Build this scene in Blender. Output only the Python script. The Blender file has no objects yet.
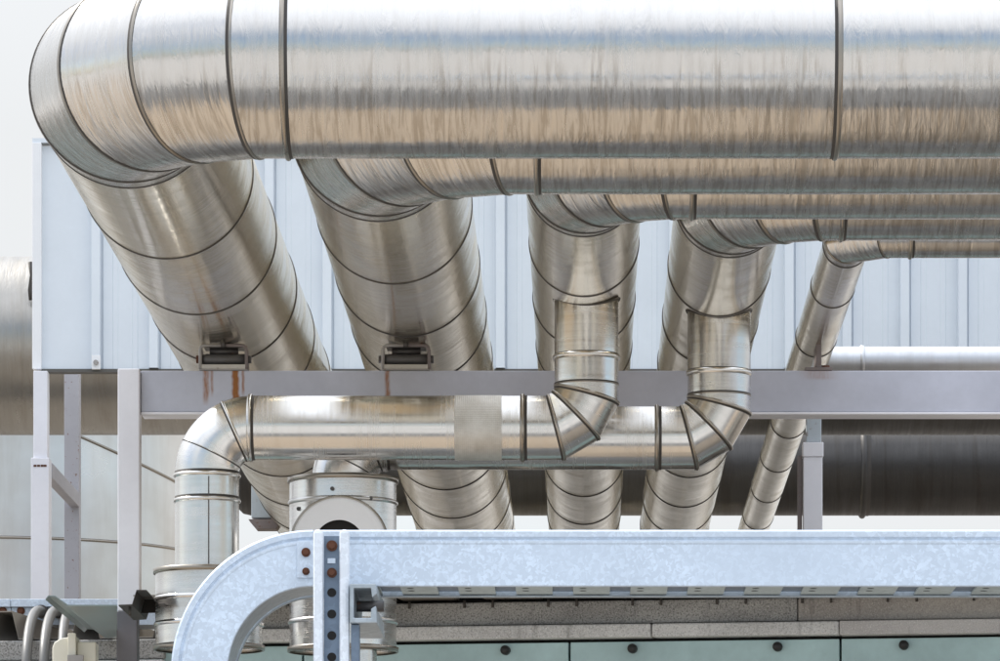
import bpy, bmesh, math, random
from mathutils import Vector, Matrix
random.seed(7)
PI = math.pi
C = bpy.context.scene.collection
SC = bpy.context.scene
F = 5000.0          # focal length in photo pixels (photo is 1000 wide)
VX, VY = 584.0, 1050.0   # principal point of the photo
EYE = 1.6

def P(x, y, D):
    """photo position at a measured depth -> metres"""
    return Vector(((x - VX) * D / F, D, EYE + (VY - y) * D / F))
def px(n, D): return n * D / F

# ------------------------------------------------------------------ materials
def nd(nt, t, **kw):
    n = nt.nodes.new(t)
    for k, v in kw.items(): setattr(n, k, v)
    return n
def newmat(name):
    m = bpy.data.materials.new(name); m.use_nodes = True
    nt = m.node_tree; nt.nodes.clear()
    out = nd(nt, 'ShaderNodeOutputMaterial'); b = nd(nt, 'ShaderNodeBsdfPrincipled')
    nt.links.new(b.outputs[0], out.inputs[0])
    return m, nt, b
def mathn(nt, op, a, b=None, c=None, clamp=False):
    n = nd(nt, 'ShaderNodeMath', operation=op, use_clamp=clamp)
    for i, v in enumerate((a, b, c)):
        if v is None: continue
        if isinstance(v, (int, float)): n.inputs[i].default_value = v
        else: nt.links.new(v, n.inputs[i])
    return n.outputs[0]
def mixc(nt, fac, a, b, mode='MIX'):
    n = nd(nt, 'ShaderNodeMix', data_type='RGBA', blend_type=mode)
    for i, v in ((0, fac), (6, a), (7, b)):
        if isinstance(v, (int, float)): n.inputs[i].default_value = v
        elif isinstance(v, tuple): n.inputs[i].default_value = (*v, 1) if len(v) == 3 else v
        else: nt.links.new(v, n.inputs[i])
    return n.outputs[2]
def mapped(nt, coord, scale, loc=(0, 0, 0)):
    mp = nd(nt, 'ShaderNodeMapping'); mp.inputs['Scale'].default_value = scale; mp.inputs['Location'].default_value = loc
    nt.links.new(coord, mp.inputs[0]); return mp.outputs[0]
def noise(nt, vec, scale=1, detail=3, rough=.55, dist=0):
    n = nd(nt, 'ShaderNodeTexNoise'); n.inputs['Scale'].default_value = scale; n.inputs['Detail'].default_value = detail
    n.inputs['Roughness'].default_value = rough; n.inputs['Distortion'].default_value = dist
    nt.links.new(vec, n.inputs['Vector']); return n.outputs[0]
def ramp(nt, fac, lo, hi, a=0.0, b=1.0):
    n = nd(nt, 'ShaderNodeMapRange'); n.inputs[1].default_value = lo; n.inputs[2].default_value = hi
    n.inputs[3].default_value = a; n.inputs[4].default_value = b
    nt.links.new(fac, n.inputs[0]); return n.outputs[0]
def bump(nt, h, dist, strength=1.0, prev=None):
    n = nd(nt, 'ShaderNodeBump'); n.inputs['Distance'].default_value = dist; n.inputs['Strength'].default_value = strength
    nt.links.new(h, n.inputs['Height'])
    if prev is not None: nt.links.new(prev, n.inputs['Normal'])
    return n.outputs[0]

def metal(name, col=(.62, .60, .57), rough=.24, aniso=.55, brush=1.0, ripple=1.0, dirt=.35, spread=.08, su=16, drips=0, top=0):
    """sheet-metal cladding, u = metres along the axis, v = metres round it"""
    m, nt, b = newmat(name)
    uv = nd(nt, 'ShaderNodeUVMap', uv_map='UVMap').outputs[0]
    oi = nd(nt, 'ShaderNodeObjectInfo').outputs['Random']
    off = nd(nt, 'ShaderNodeVectorMath', operation='MULTIPLY_ADD'); 
    cmb = nd(nt, 'ShaderNodeCombineXYZ')
    for i in range(3): nt.links.new(oi, cmb.inputs[i])
    nt.links.new(cmb.outputs[0], off.inputs[0]); off.inputs[1].default_value = (37, 53, 11); nt.links.new(uv, off.inputs[2])
    uvo = off.outputs[0]
    fine = noise(nt, mapped(nt, uvo, (520, 7, 1)), 1, 3)
    mid = noise(nt, mapped(nt, uvo, (70, 2.2, 1)), 1, 3, .6, .3)
    rip = noise(nt, mapped(nt, uvo, (34, 7.0, 1)), 1, 3, .6, .8)
    dents = noise(nt, mapped(nt, uvo, (2.3, 1.6, 1)), 1, 2, .5)
    blot = noise(nt, mapped(nt, uvo, (6, 4, 1)), 1, 5, .65)
    # colour: a little variation sheet to sheet, faint grime streaks
    streak = noise(nt, mapped(nt, uvo, (su, 1.2 if su < 20 else 2.6, 1)), 1, 5, .7, .5)
    g = mathn(nt, 'MULTIPLY', ramp(nt, streak, .48, .72), dirt)
    c = mixc(nt, g, col, tuple(x * y for x, y in zip(col, (.66, .60, .52))))
    c = mixc(nt, mathn(nt, 'MULTIPLY', ramp(nt, blot, .4, .75), dirt * .5), c, tuple(x * .8 for x in col))
    if drips:
        nz = nd(nt, 'ShaderNodeSeparateXYZ'); nt.links.new(nd(nt, 'ShaderNodeNewGeometry').outputs['Normal'], nz.inputs[0])
        wv = noise(nt, mapped(nt, uvo, (72, 6, 1)), 1, 4, .65, .6); w2 = noise(nt, mapped(nt, uvo, (20, 2.0, 1)), 1, 3, .6, .3)
        reach = mathn(nt, 'ADD', mathn(nt, 'MULTIPLY', nz.outputs[2], -1.0), mathn(nt, 'MULTIPLY', mathn(nt, 'SUBTRACT', w2, .5), 1.5))
        dm = mathn(nt, 'MULTIPLY', ramp(nt, reach, .15, .55), ramp(nt, wv, .46, .60), clamp=True)
        c = mixc(nt, mathn(nt, 'MULTIPLY', dm, drips), c, (.27, .23, .18))
        lm = mathn(nt, 'MULTIPLY', ramp(nt, reach, .2, .5), ramp(nt, wv, .44, .34), clamp=True)
        c = mixc(nt, mathn(nt, 'MULTIPLY', lm, drips * .5), c, (.78, .70, .58))
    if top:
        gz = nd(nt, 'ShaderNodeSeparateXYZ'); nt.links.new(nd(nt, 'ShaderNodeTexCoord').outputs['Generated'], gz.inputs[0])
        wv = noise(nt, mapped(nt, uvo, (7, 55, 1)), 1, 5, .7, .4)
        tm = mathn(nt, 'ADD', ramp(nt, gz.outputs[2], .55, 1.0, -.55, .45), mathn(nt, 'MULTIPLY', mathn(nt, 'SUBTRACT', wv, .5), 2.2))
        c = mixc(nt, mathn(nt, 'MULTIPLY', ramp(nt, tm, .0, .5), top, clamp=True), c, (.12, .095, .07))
    val = nd(nt, 'ShaderNodeHueSaturation'); nt.links.new(c, val.inputs['Color'])
    nt.links.new(ramp(nt, oi, 0, 1, 1 - spread, 1 + spread), val.inputs['Value'])
    nt.links.new(val.outputs[0], b.inputs['Base Color'])
    b.inputs['Metallic'].default_value = 1
    r = mathn(nt, 'ADD', mathn(nt, 'MULTIPLY', ramp(nt, mid, .3, .7, -.06, .07), 1.0), mathn(nt, 'ADD', ramp(nt, blot, .35, .7, -.04, .06), rough))
    nt.links.new(r, b.inputs['Roughness'])
    b.inputs['Anisotropic'].default_value = aniso
    tg = nd(nt, 'ShaderNodeTangent', direction_type='UV_MAP', uv_map='UVMap'); nt.links.new(tg.outputs[0], b.inputs['Tangent'])
    n = bump(nt, dents, .012 * ripple, .5)
    n = bump(nt, rip, .0016 * ripple ** 2.2, .9, n)
    n = bump(nt, mid, .0007 * brush, .8, n)
    n = bump(nt, fine, .00012 * brush, .7, n)
    nt.links.new(n, b.inputs['Normal'])
    return m

def paint(name, col, rough=.45, var=.08, bumpd=.0006, streaks=(), specular=.5, speck=0):
    m, nt, b = newmat(name)
    ob = nd(nt, 'ShaderNodeTexCoord').outputs['Object']
    n1 = noise(nt, mapped(nt, ob, (3, 3, 3)), 1, 6, .6)
    n2 = noise(nt, mapped(nt, ob, (40, 40, 40)), 1, 3)
    c = mixc(nt, ramp(nt, n1, .3, .75, 0, 1), col, tuple(x * (1 - var * 2.2) for x in col))
    c = mixc(nt, mathn(nt, 'MULTIPLY', ramp(nt, n2, .35, .7), var), c, tuple(x * .6 for x in col))
    if speck:
        n3 = noise(nt, mapped(nt, ob, (60, 60, 60)), 1, 2)
        c = mixc(nt, ramp(nt, n3, .70 - speck * .05, .74, 0, .8), c, (.16, .07, .03))
    if streaks:
        sx = nd(nt, 'ShaderNodeSeparateXYZ'); nt.links.new(ob, sx.inputs[0])
        wob = noise(nt, mapped(nt, ob, (6, 6, 24)), 1, 2)
        for (x0, w, z1, z0, amt) in streaks:
            xx = mathn(nt, 'ADD', sx.outputs[0], mathn(nt, 'MULTIPLY', mathn(nt, 'SUBTRACT', wob, .5), w * 1.2))
            d = mathn(nt, 'ABSOLUTE', mathn(nt, 'SUBTRACT', xx, x0))
            mk = ramp(nt, d, w * .3, w, 1, 0)
            zz = mathn(nt, 'MULTIPLY', ramp(nt, sx.outputs[2], z0, z0 + .3 * (z1 - z0) , 0, 1), ramp(nt, sx.outputs[2], z1, z1 + .002, 1, 0))
            n4 = noise(nt, mapped(nt, ob, (150, 150, 30)), 1, 3)
            f = mathn(nt, 'MULTIPLY', mathn(nt, 'MULTIPLY', mk, zz), mathn(nt, 'MULTIPLY', ramp(nt, n4, .25, .6, .5, 1.2), amt * 1.3), clamp=True)
            c = mixc(nt, f, c, (.27, .095, .014))
    nt.links.new(c, b.inputs['Base Color'])
    b.inputs['Roughness'].default_value = rough; b.inputs['Specular IOR Level'].default_value = specular
    nt.links.new(bump(nt, n2, bumpd, .6), b.inputs['Normal'])
    return m

def galvanised(name, col=(.60, .66, .74), metallic=.35, rough=.42, cell=70):
    m, nt, b = newmat(name)
    ob = nd(nt, 'ShaderNodeTexCoord').outputs['Object']
    warp = nd(nt, 'ShaderNodeTexNoise'); warp.inputs['Scale'].default_value = 45; warp.inputs['Detail'].default_value = 3
    nt.links.new(ob, warp.inputs['Vector'])
    wv = nd(nt, 'ShaderNodeVectorMath', operation='MULTIPLY_ADD'); nt.links.new(warp.outputs['Color'], wv.inputs[0])
    wv.inputs[1].default_value = (.03, .03, .03); nt.links.new(ob, wv.inputs[2])
    v = nd(nt, 'ShaderNodeTexVoronoi'); v.inputs['Scale'].default_value = cell; nt.links.new(wv.outputs[0], v.inputs['Vector'])
    sp = nd(nt, 'ShaderNodeSeparateColor'); nt.links.new(v.outputs['Color'], sp.inputs[0])
    big = noise(nt, mapped(nt, ob, (5, 5, 5)), 1, 5, .6)
    f = mathn(nt, 'MULTIPLY', ramp(nt, sp.outputs[0], .35, 1.0, 0, 1), ramp(nt, noise(nt, mapped(nt, ob, (2.5, 2.5, 2.5), (4, 1, 2)), 1, 3), .35, .65, .4, 1.2))
    c = mixc(nt, f, tuple(x * .92 for x in col), tuple(min(1, x * 1.13) for x in col))
    c = mixc(nt, ramp(nt, big, .45, .75, 0, .35), c, tuple(x * .72 for x in col))
    nt.links.new(c, b.inputs['Base Color']); b.inputs['Metallic'].default_value = metallic
    nt.links.new(mathn(nt, 'ADD', ramp(nt, sp.outputs[1], 0, 1, -.08, .1), rough), b.inputs['Roughness'])
    nt.links.new(bump(nt, big, .004, .3), b.inputs['Normal'])
    return m

def concrete(name, col, dark, pit=1.0):
    m, nt, b = newmat(name)
    ob = nd(nt, 'ShaderNodeTexCoord').outputs['Object']
    a = noise(nt, mapped(nt, ob, (2.2, 2, 5)), 1, 6, .65)
    p = noise(nt, mapped(nt, ob, (150, 150, 150)), 1, 3, .6)
    f = noise(nt, mapped(nt, ob, (260, 260, 260)), 1, 2)
    st = noise(nt, mapped(nt, ob, (11, 11, 1.6)), 1, 5, .7)
    c = mixc(nt, ramp(nt, a, .32, .68), col, dark)
    c = mixc(nt, mathn(nt, 'MULTIPLY', ramp(nt, p, .50, .62), .85 * pit), c, (.035, .032, .028))
    c = mixc(nt, mathn(nt, 'MULTIPLY', ramp(nt, f, .55, .7), .5), c, tuple(min(1, x * 1.7) for x in col))
    c = mixc(nt, ramp(nt, st, .58, .76, 0, .7), c, (.06, .055, .05))
    nt.links.new(c, b.inputs['Base Color']); b.inputs['Roughness'].default_value = .85
    nt.links.new(bump(nt, p, .003, .8), b.inputs['Normal'])
    return m

M = {}
M['clad'] = metal('stainless_cladding', (.67, .61, .485), .145, .65, .8, .42, .45)
M['clad_front'] = metal('weathered_cladding', (.62, .605, .585), .22, .35, 1.6, 1.2, .2, .03, 38, .46)
M['duct'] = metal('bright_duct_sheet', (.70, .69, .67), .23, .4, .1, .16, .25)
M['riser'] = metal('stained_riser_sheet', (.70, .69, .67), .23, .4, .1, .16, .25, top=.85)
M['duct_far'] = metal('far_duct_sheet', (.36, .345, .32), .34, .4, .8, 1.2, .5)
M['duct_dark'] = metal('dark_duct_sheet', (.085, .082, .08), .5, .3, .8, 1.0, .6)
def tank_mat():
    m, nt, b = newmat('tank_sheet')
    ob = nd(nt, 'ShaderNodeTexCoord').outputs['Object']
    st = noise(nt, mapped(nt, ob, (5, 5, .5)), 1, 5, .6, .4); bl = noise(nt, mapped(nt, ob, (1.1, 1.1, 1.4)), 1, 4, .55)
    c = mixc(nt, ramp(nt, bl, .35, .68), (.78, .76, .73), (.62, .58, .53)); c = mixc(nt, ramp(nt, st, .5, .75, 0, .35), c, (.46, .41, .35))
    nt.links.new(c, b.inputs['Base Color']); b.inputs['Metallic'].default_value = 1
    nt.links.new(ramp(nt, bl, .3, .7, .26, .36), b.inputs['Roughness'])
    nt.links.new(bump(nt, bl, .006, .5), b.inputs['Normal'])
    return m
M['tank'] = tank_mat()
M['drum'] = metal('drum_sheet', (.72, .71, .70), .25, .3, .1, .3, .55)
M['white_pipe'] = metal('pale_aluminium_pipe', (.60, .61, .63), .46, .2, .5, .8, .25)
M['seal'] = paint('dark_sealant_and_lap_shade', (.055, .048, .042), .6, .1)
M['bead'] = metal('bead_metal', (.36, .33, .29), .30, .2, .4, .5, .6)
def tape_mat():
    m, nt, b = newmat('foil_tape_weave')
    uv = nd(nt, 'ShaderNodeUVMap', uv_map='UVMap').outputs[0]
    h = None
    for d in ('X', 'Y'):
        w = nd(nt, 'ShaderNodeTexWave', bands_direction=d); w.inputs['Scale'].default_value = 48; w.inputs['Distortion'].default_value = 1.5; w.inputs['Detail Scale'].default_value = 3
        nt.links.new(uv, w.inputs['Vector']); h = w.outputs[1] if h is None else mathn(nt, 'ADD', h, w.outputs[1])
    n1 = noise(nt, mapped(nt, uv, (14, 9, 1)), 1, 5, .6)
    c = mixc(nt, ramp(nt, n1, .35, .7), (.70, .69, .66), (.52, .50, .46)); c = mixc(nt, ramp(nt, h, .2, 1.6, .12, 0), c, (.3, .29, .27))
    nt.links.new(c, b.inputs['Base Color']); b.inputs['Metallic'].default_value = .75; b.inputs['Roughness'].default_value = .48
    nt.links.new(bump(nt, mathn(nt, 'ADD', h, mathn(nt, 'MULTIPLY', n1, 5)), .0007, .6), b.inputs['Normal'])
    return m
M['tape'] = tape_mat()
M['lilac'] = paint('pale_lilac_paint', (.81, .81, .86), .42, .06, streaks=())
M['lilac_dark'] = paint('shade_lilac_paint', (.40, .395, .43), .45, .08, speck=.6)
M['siding'] = paint('pale_blue_siding_paint', (.745, .80, .86), .38, .035, .0004)
M['post_shade'] = paint('post_shade_colour', (.15, .145, .16), .5, .15)  # shadow under the eave plate, put into the colour
M['siding_trim'] = paint('dark_trim', (.12, .115, .105), .6, .15)
M['galv'] = galvanised('galvanised_spangle', (.62, .71, .825), .12, .43, 135)
M['strut'] = galvanised('galvanised_strut', (.76, .81, .88), .1, .4, 120)
M['galv_dull'] = galvanised('galvanised_dull', (.40, .45, .49), .5, .45)
M['rung'] = galvanised('galvanised_rung', (.42, .49, .50), .2, .5)
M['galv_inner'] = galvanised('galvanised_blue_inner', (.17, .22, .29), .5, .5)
M['rust'] = paint('rusted_bolt', (.16, .06, .03), .85, .3, .004)
M['dark_steel'] = paint('dark_greasy_steel', (.10, .09, .085), .42, .3, .002, speck=1)
M['shoe'] = paint('rusty_painted_steel', (.26, .22, .215), .6, .25, .002, speck=1.4)
M['grey_steel'] = paint('grey_bracket_steel', (.42, .40, .385), .45, .2, .001, speck=.8)
M['rusty_col'] = paint('rust_spotted_column', (.47, .53, .58), .55, .08, .001, speck=1.8)
M['conc'] = concrete('pitted_concrete', (.42, .415, .40), (.24, .238, .232), .75)
M['conc_light'] = concrete('pale_concrete', (.74, .735, .72), (.52, .515, .505), .35)
M['teal'] = paint('teal_wall_panel', (.50, .69, .70), .5, .17, .001)
M['roof'] = paint('folded_plate_roof', (.26, .235, .205), .5, .10, .001)
M['roof_teal'] = paint('folded_plate_underside', (.24, .30, .30), .32, .10, .001)
M['black'] = paint('black_rubber', (.02, .02, .02), .55, .1)
M['void'] = paint('dark_interior', (.015, .014, .013), .9, .1)
M['conduit'] = paint('grey_conduit', (.15, .15, .147), .45, .05)
M['box'] = paint('cream_box_plastic', (.74, .71, .60), .4, .03)
M['ring_white'] = paint('white_flange_paint', (.86, .87, .89), .4, .03)
M['wall_far'] = paint('far_pale_wall', (.80, .80, .79), .7, .04)

# ------------------------------------------------------------------ mesh collector
def frame_of(d):
    d = d.normalized()
    a = Vector((0, 0, -1)) if abs(d.z) < .9 else Vector((0, 1, 0))
    e1 = (a - d * a.dot(d)).normalized(); e2 = d.cross(e1)
    return d, e1, e2
class MB:
    def __init__(s): s.v = []; s.f = []; s.uv = []; s.sm = []; s.mi = []
    def face(s, idx, uv=None, smooth=False, mi=0):
        s.f.append(idx); s.uv.append(uv or [(0, 0)] * len(idx)); s.sm.append(smooth); s.mi.append(mi)
    def add(s, pts): 
        i = len(s.v); s.v += [Vector(p) for p in pts]; return i
    def poly(s, pts, smooth=False, mi=0):
        pts = [Vector(p) for p in pts]; i = s.add(pts); o = pts[0]
        a = (pts[1] - o).normalized() if (pts[1] - o).length > 0 else Vector((1, 0, 0)); 
        nrm = Vector((0, 0, 0))
        for k in range(1, len(pts) - 1): nrm += (pts[k] - o).cross(pts[k + 1] - o)
        bb = nrm.normalized().cross(a) if nrm.length > 0 else Vector((0, 0, 1))
        s.face(list(range(i, i + len(pts))), [((p - o).dot(a), (p - o).dot(bb)) for p in pts], smooth, mi)
    def box(s, lo, hi, mi=0):
        (a, b, c), (d, e, f) = lo, hi
        q = [(a, b, c), (d, b, c), (d, e, c), (a, e, c), (a, b, f), (d, b, f), (d, e, f), (a, e, f)]
        for idx in ((0, 3, 2, 1), (4, 5, 6, 7), (0, 1, 5, 4), (1, 2, 6, 5), (2, 3, 7, 6), (3, 0, 4, 7)):
            s.poly([q[i] for i in idx], mi=mi)
        return s
    def prism(s, prof, a, b, mi=0, caps=True, smooth=False, closed=True):
        """prof: list of 2-D->3-D offset vectors; swept from point a to point b"""
        n = len(prof); A = [Vector(a) + Vector(p) for p in prof]; B = [Vector(b) + Vector(p) for p in prof]
        for i in range(n if closed else n - 1):
            j = (i + 1) % n; s.poly([A[i], A[j], B[j], B[i]], smooth, mi)
        if caps and closed: s.poly(A[::-1], mi=mi); s.poly(B, mi=mi)
        return s
    def ringpts(s, p, d, n, r, seg):
        d, e1, e2 = frame_of(d); out = []
        for k in range(seg):
            t = 2 * PI * k / seg; q = Vector(p) + e1 * (r * math.cos(t)) + e2 * (r * math.sin(t))
            out.append(q - d * ((q - Vector(p)).dot(n) / d.dot(n)))
        return out
    def gore(s, p0, n0, p1, n1, r, seg=72, r1=None, mi=0, sub=1):
        p0, p1 = Vector(p0), Vector(p1); d = p1 - p0; L = d.length; r1 = r1 or r
        A = s.ringpts(p0, d, Vector(n0), r, seg); B = s.ringpts(p1, d, Vector(n1), r1, seg); dn = d.normalized()
        rows = [[a.lerp(b, q / sub) for a, b in zip(A, B)] for q in range(sub + 1)]
        for q in range(sub):
            i = s.add(rows[q]); j = s.add(rows[q + 1]); 
            for k in range(seg):
                k2 = (k + 1) % seg; v0, v1 = 2 * PI * r * k / seg, 2 * PI * r * (k + 1) / seg
                u = lambda w: (w - p0).dot(dn)
                s.face([i + k, i + k2, j + k2, j + k], [(u(rows[q][k]), v0), (u(rows[q][k2]), v1), (u(rows[q + 1][k2]), v1), (u(rows[q + 1][k]), v0)], True, mi)
        return s
    def disk(s, p, n, r, seg=48, r_in=0, mi=0):
        A = s.ringpts(p, n, Vector(n), r, seg)
        if r_in:
            B = s.ringpts(p, n, Vector(n), r_in, seg)
            for k in range(seg): s.poly([A[k], A[(k + 1) % seg], B[(k + 1) % seg], B[k]], mi=mi)
        else: s.poly(A, mi=mi)
        return s
    def band(s, p, axis, n, r, prof, seg=72):
        """sweep (along, radial offset, material) points round the mitre ring"""
        n = Vector(n).normalized(); ax = Vector(axis).normalized()
        if n.dot(ax) < 0: n = -n
        R = s.ringpts(p, ax, n, r, seg); c = Vector(p); rows = []
        for (al, ro, mi) in prof:
            row = []
            for q in R:
                rad = (q - c); rad = rad - ax * rad.dot(ax); row.append(q + n * al + rad.normalized() * ro)
            rows.append(s.add(row))
        for a in range(len(prof) - 1):
            i, j = rows[a], rows[a + 1]; u0, u1 = prof[a][0], prof[a + 1][0]
            for k in range(seg):
                k2 = (k + 1) % seg; v0, v1 = 2 * PI * r * k / seg, 2 * PI * r * (k + 1) / seg
                s.face([i + k, i + k2, j + k2, j + k], [(u0, v0), (u0, v1), (u1, v1), (u1, v0)], True, prof[a][2])
        return s
    def tube(s, pts, r, seg=16, caps=True, mi=0):
        pts = [Vector(p) for p in pts]; n = len(pts); rows = []; L = 0
        d0, e1, e2 = frame_of(pts[1] - pts[0]); us = []
        for i, p in enumerate(pts):
            d = (pts[min(i + 1, n - 1)] - pts[max(i - 1, 0)]).normalized()
            e1 = (e1 - d * e1.dot(d)).normalized(); e2 = d.cross(e1)
            if i: L += (p - pts[i - 1]).length
            us.append(L); rr = r[i] if isinstance(r, list) else r
            rows.append(s.add([p + e1 * (rr * math.cos(2 * PI * k / seg)) + e2 * (rr * math.sin(2 * PI * k / seg)) for k in range(seg)]))
        rr = r[0] if isinstance(r, list) else r
        for i in range(n - 1):
            for k in range(seg):
                k2 = (k + 1) % seg; v0, v1 = 2 * PI * rr * k / seg, 2 * PI * rr * (k + 1) / seg
                s.face([rows[i] + k, rows[i] + k2, rows[i + 1] + k2, rows[i + 1] + k], [(us[i], v0), (us[i], v1), (us[i + 1], v1), (us[i + 1], v0)], True, mi)
        if caps:
            s.face(list(range(rows[0], rows[0] + seg))[::-1], None, False, mi); s.face(list(range(rows[-1], rows[-1] + seg)), None, False, mi)
        return s
    def build(s, name, mats, parent=None, bevel=0):
        me = bpy.data.meshes.new(name); me.from_pydata([tuple(v) for v in s.v], [], s.f)
        ul = me.uv_layers.new(name='UVMap'); k = 0
        for p, uv, sm, mi in zip(me.polygons, s.uv, s.sm, s.mi):
            p.use_smooth = sm; p.material_index = mi
            for c in range(len(uv)): ul.data[k].uv = uv[c]; k += 1
        if not isinstance(mats, (list, tuple)): mats = [mats]
        for m in mats: me.materials.append(m)
        o = bpy.data.objects.new(name, me); C.objects.link(o)
        if parent is not None: 
            o.parent = parent; o.matrix_parent_inverse = Matrix.Translation(-W(parent)) if parent.parent is None and not parent.get('_rot') else Matrix()
        if bevel:
            bm = bmesh.new(); bm.from_mesh(me); bmesh.ops.remove_doubles(bm, verts=bm.verts, dist=1e-5); bm.to_mesh(me); bm.free()
            b = o.modifiers.new('edge', 'BEVEL'); b.width = bevel; b.segments = 2; b.limit_method = 'ANGLE'; b.angle_limit = math.radians(40)
        return o
WL = {}
def W(o): return Vector(WL.get(o.name, (0, 0, 0)))
def tag(o, label, cat, group=None, kind=None):
    if kind: o['kind'] = kind
    if label: o['label'] = label
    if cat: o['category'] = cat
    if group: o['group'] = group
    return o
def thing(name, label, cat, loc=(0, 0, 0), group=None):
    o = bpy.data.objects.new(name, None); C.objects.link(o); o.location = loc; o.empty_display_size = .2
    WL[o.name] = tuple(loc)
    return tag(o, label, cat, group)

BAND = [(-.016, .0008, 0), (-.013, .0055, 0), (-.008, .0075, 0), (-.003, .0062, 0), (-.0015, .0045, 1), (0, .001, 1), (.0065, .0012, 1), (.008, .0004, 1)]
THIN = [(-.004, .0004, 0), (-.003, .0022, 0), (-.0005, .0026, 1), (.001, .0020, 1), (.0045, .0016, 1), (.006, .0003, 1)]
STEP = [(-.0015, .0, 1), (-.001, .0022, 1), (.0005, .0028, 1), (.003, .0032, 0), (.014, .0029, 0), (.017, .0003, 0)]  # dark rise paints in the shade on each lap's front face
def joint(parent, p, axis, n, r, prof=THIN, scale=1.0, label=None, flip=False, bm='bead'):
    pr = [((-a if flip else a) * scale, ro * scale, mi) for a, ro, mi in prof]
    o = MB().band(p, axis, n, r, pr).build('joint_band', [M[bm], M['seal']], parent)
    return o

# ------------------------------------------------------------------ five big pipes
Y_, X_, Z_ = Vector((0, 1, 0)), Vector((1, 0, 0)), Vector((0, 0, 1))
H = 2.5
# r, axis x, axis z (above eye), header depth, elbow start x, ring depths, header ring xs, label
PIPES = [
 (.272, -1.318, 2.772, 14.00, -.823, [15.79 + 1.2 * k for k in range(15)], [.697], 5.2,
  'widest steel pipe, nearest of the overhead row, with the big ribbed bend at upper left'),
 (.254, -.620, 2.754, 14.59, -.131, [16.31 + 1.2 * k for k in range(15)], [2.05], 5.2,
  'second wide steel pipe, resting on the right-hand roller, its bend tucked under the nearest pipe'),
 (.181, 0.0, 2.681, 15.033, .330, [16.58 + 1.2 * k for k in range(14)], [1.9], 5.2,
  'middle-sized steel pipe running straight back, feeding the left of two vertical branch ducts'),
 (.174, .461, 2.674, 15.43, .800, [17.03 + 1.2 * k for k in range(14)], [2.1], 5.2,
  'middle-sized steel pipe leaning left as it runs back, with the right branch duct under it'),
 (.0737, .838, 2.574, 15.78, 1.035, [16.84 + 1.2 * k for k in range(14)], [2.0], 5.2,
  'thinnest steel pipe of the row, standing on a rusty T-shaped shoe above the beam'),
]
ENDY = 33.0
for pi_, (r, xc, zc, hd, xs, rings, hx, xe, lab) in enumerate(PIPES):
    zc += EYE
    root = thing('insulated_pipe', lab, 'pipe', (xc, hd, zc), 'steel pipes bending back over the beam')
    R = xs - xc
    ctr = Vector((xs, hd + R, zc))
    def on(t): return ctr + Vector((-R * math.sin(t), -R * math.cos(t), 0))   # t=0 at header side, 90deg at the depth run
    # header
    cuts = [xs] + hx + [xe]
    matH = M['clad_front']
    for a, b in zip(cuts[:-1], cuts[1:]):
        MB().gore((b, hd, zc), X_, (a, hd, zc), X_, r, 96).build('cladding_section', matH, root)
    bs = .95 if pi_ == 0 else (.9 if r > .15 else .75)
    joint(root, (xs, hd, zc), X_, X_, r, BAND, bs)
    for h in hx: joint(root, (h, hd, zc), X_, X_, r, BAND, bs, flip=True)
    # lobster-back elbow
    n_in = 4 if r > .1 else 2
    mit = [(k + .5) * (PI / 2) / n_in for k in range(n_in)]
    # vertices of the mitred centre line: header end, tangent intersections, far end
    dirs = [Vector((-math.cos(k * PI / 2 / n_in), math.sin(k * PI / 2 / n_in), 0)) for k in range(n_in + 1)]
    pts = [on(0)]
    for k in range(n_in):
        t = (k + .5) * PI / 2 / n_in
        rr = R / math.cos(PI / 4 / n_in)
        pts.append(ctr + Vector((-rr * math.sin(t), -rr * math.cos(t), 0)))
    pts.append(on(PI / 2))
    norms = [-X_] + [(dirs[k] + dirs[k + 1]).normalized() for k in range(n_in)] + [Y_]
    for k in range(len(pts) - 1):
        MB().gore(pts[k], norms[k], pts[k + 1], norms[k + 1], r, 96).build('elbow_gore', M['clad_front'], root)
    for k in range(1, len(pts) - 1):
        joint(root, pts[k], dirs[k], norms[k], r, STEP if k > 2 else THIN, (1.0 if k > 2 else 1.7) if r > .1 else .9)
    joint(root, pts[-1], Y_, Y_, r, STEP, .8)
    ys = [pts[-1].y] + rings
    ys = [y for y in ys if y < ENDY - .3] + [ENDY]
    for a, b in zip(ys[:-1], ys[1:]):
        s = MB().gore((xc, a, zc), Y_, (xc, b, zc), Y_, r, 96); s.build('cladding_section', M['clad'], root)
    for y in ys[1:-1]: joint(root, (xc, y, zc), Y_, Y_, r, STEP, 1.0 if r > .1 else .8)

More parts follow.
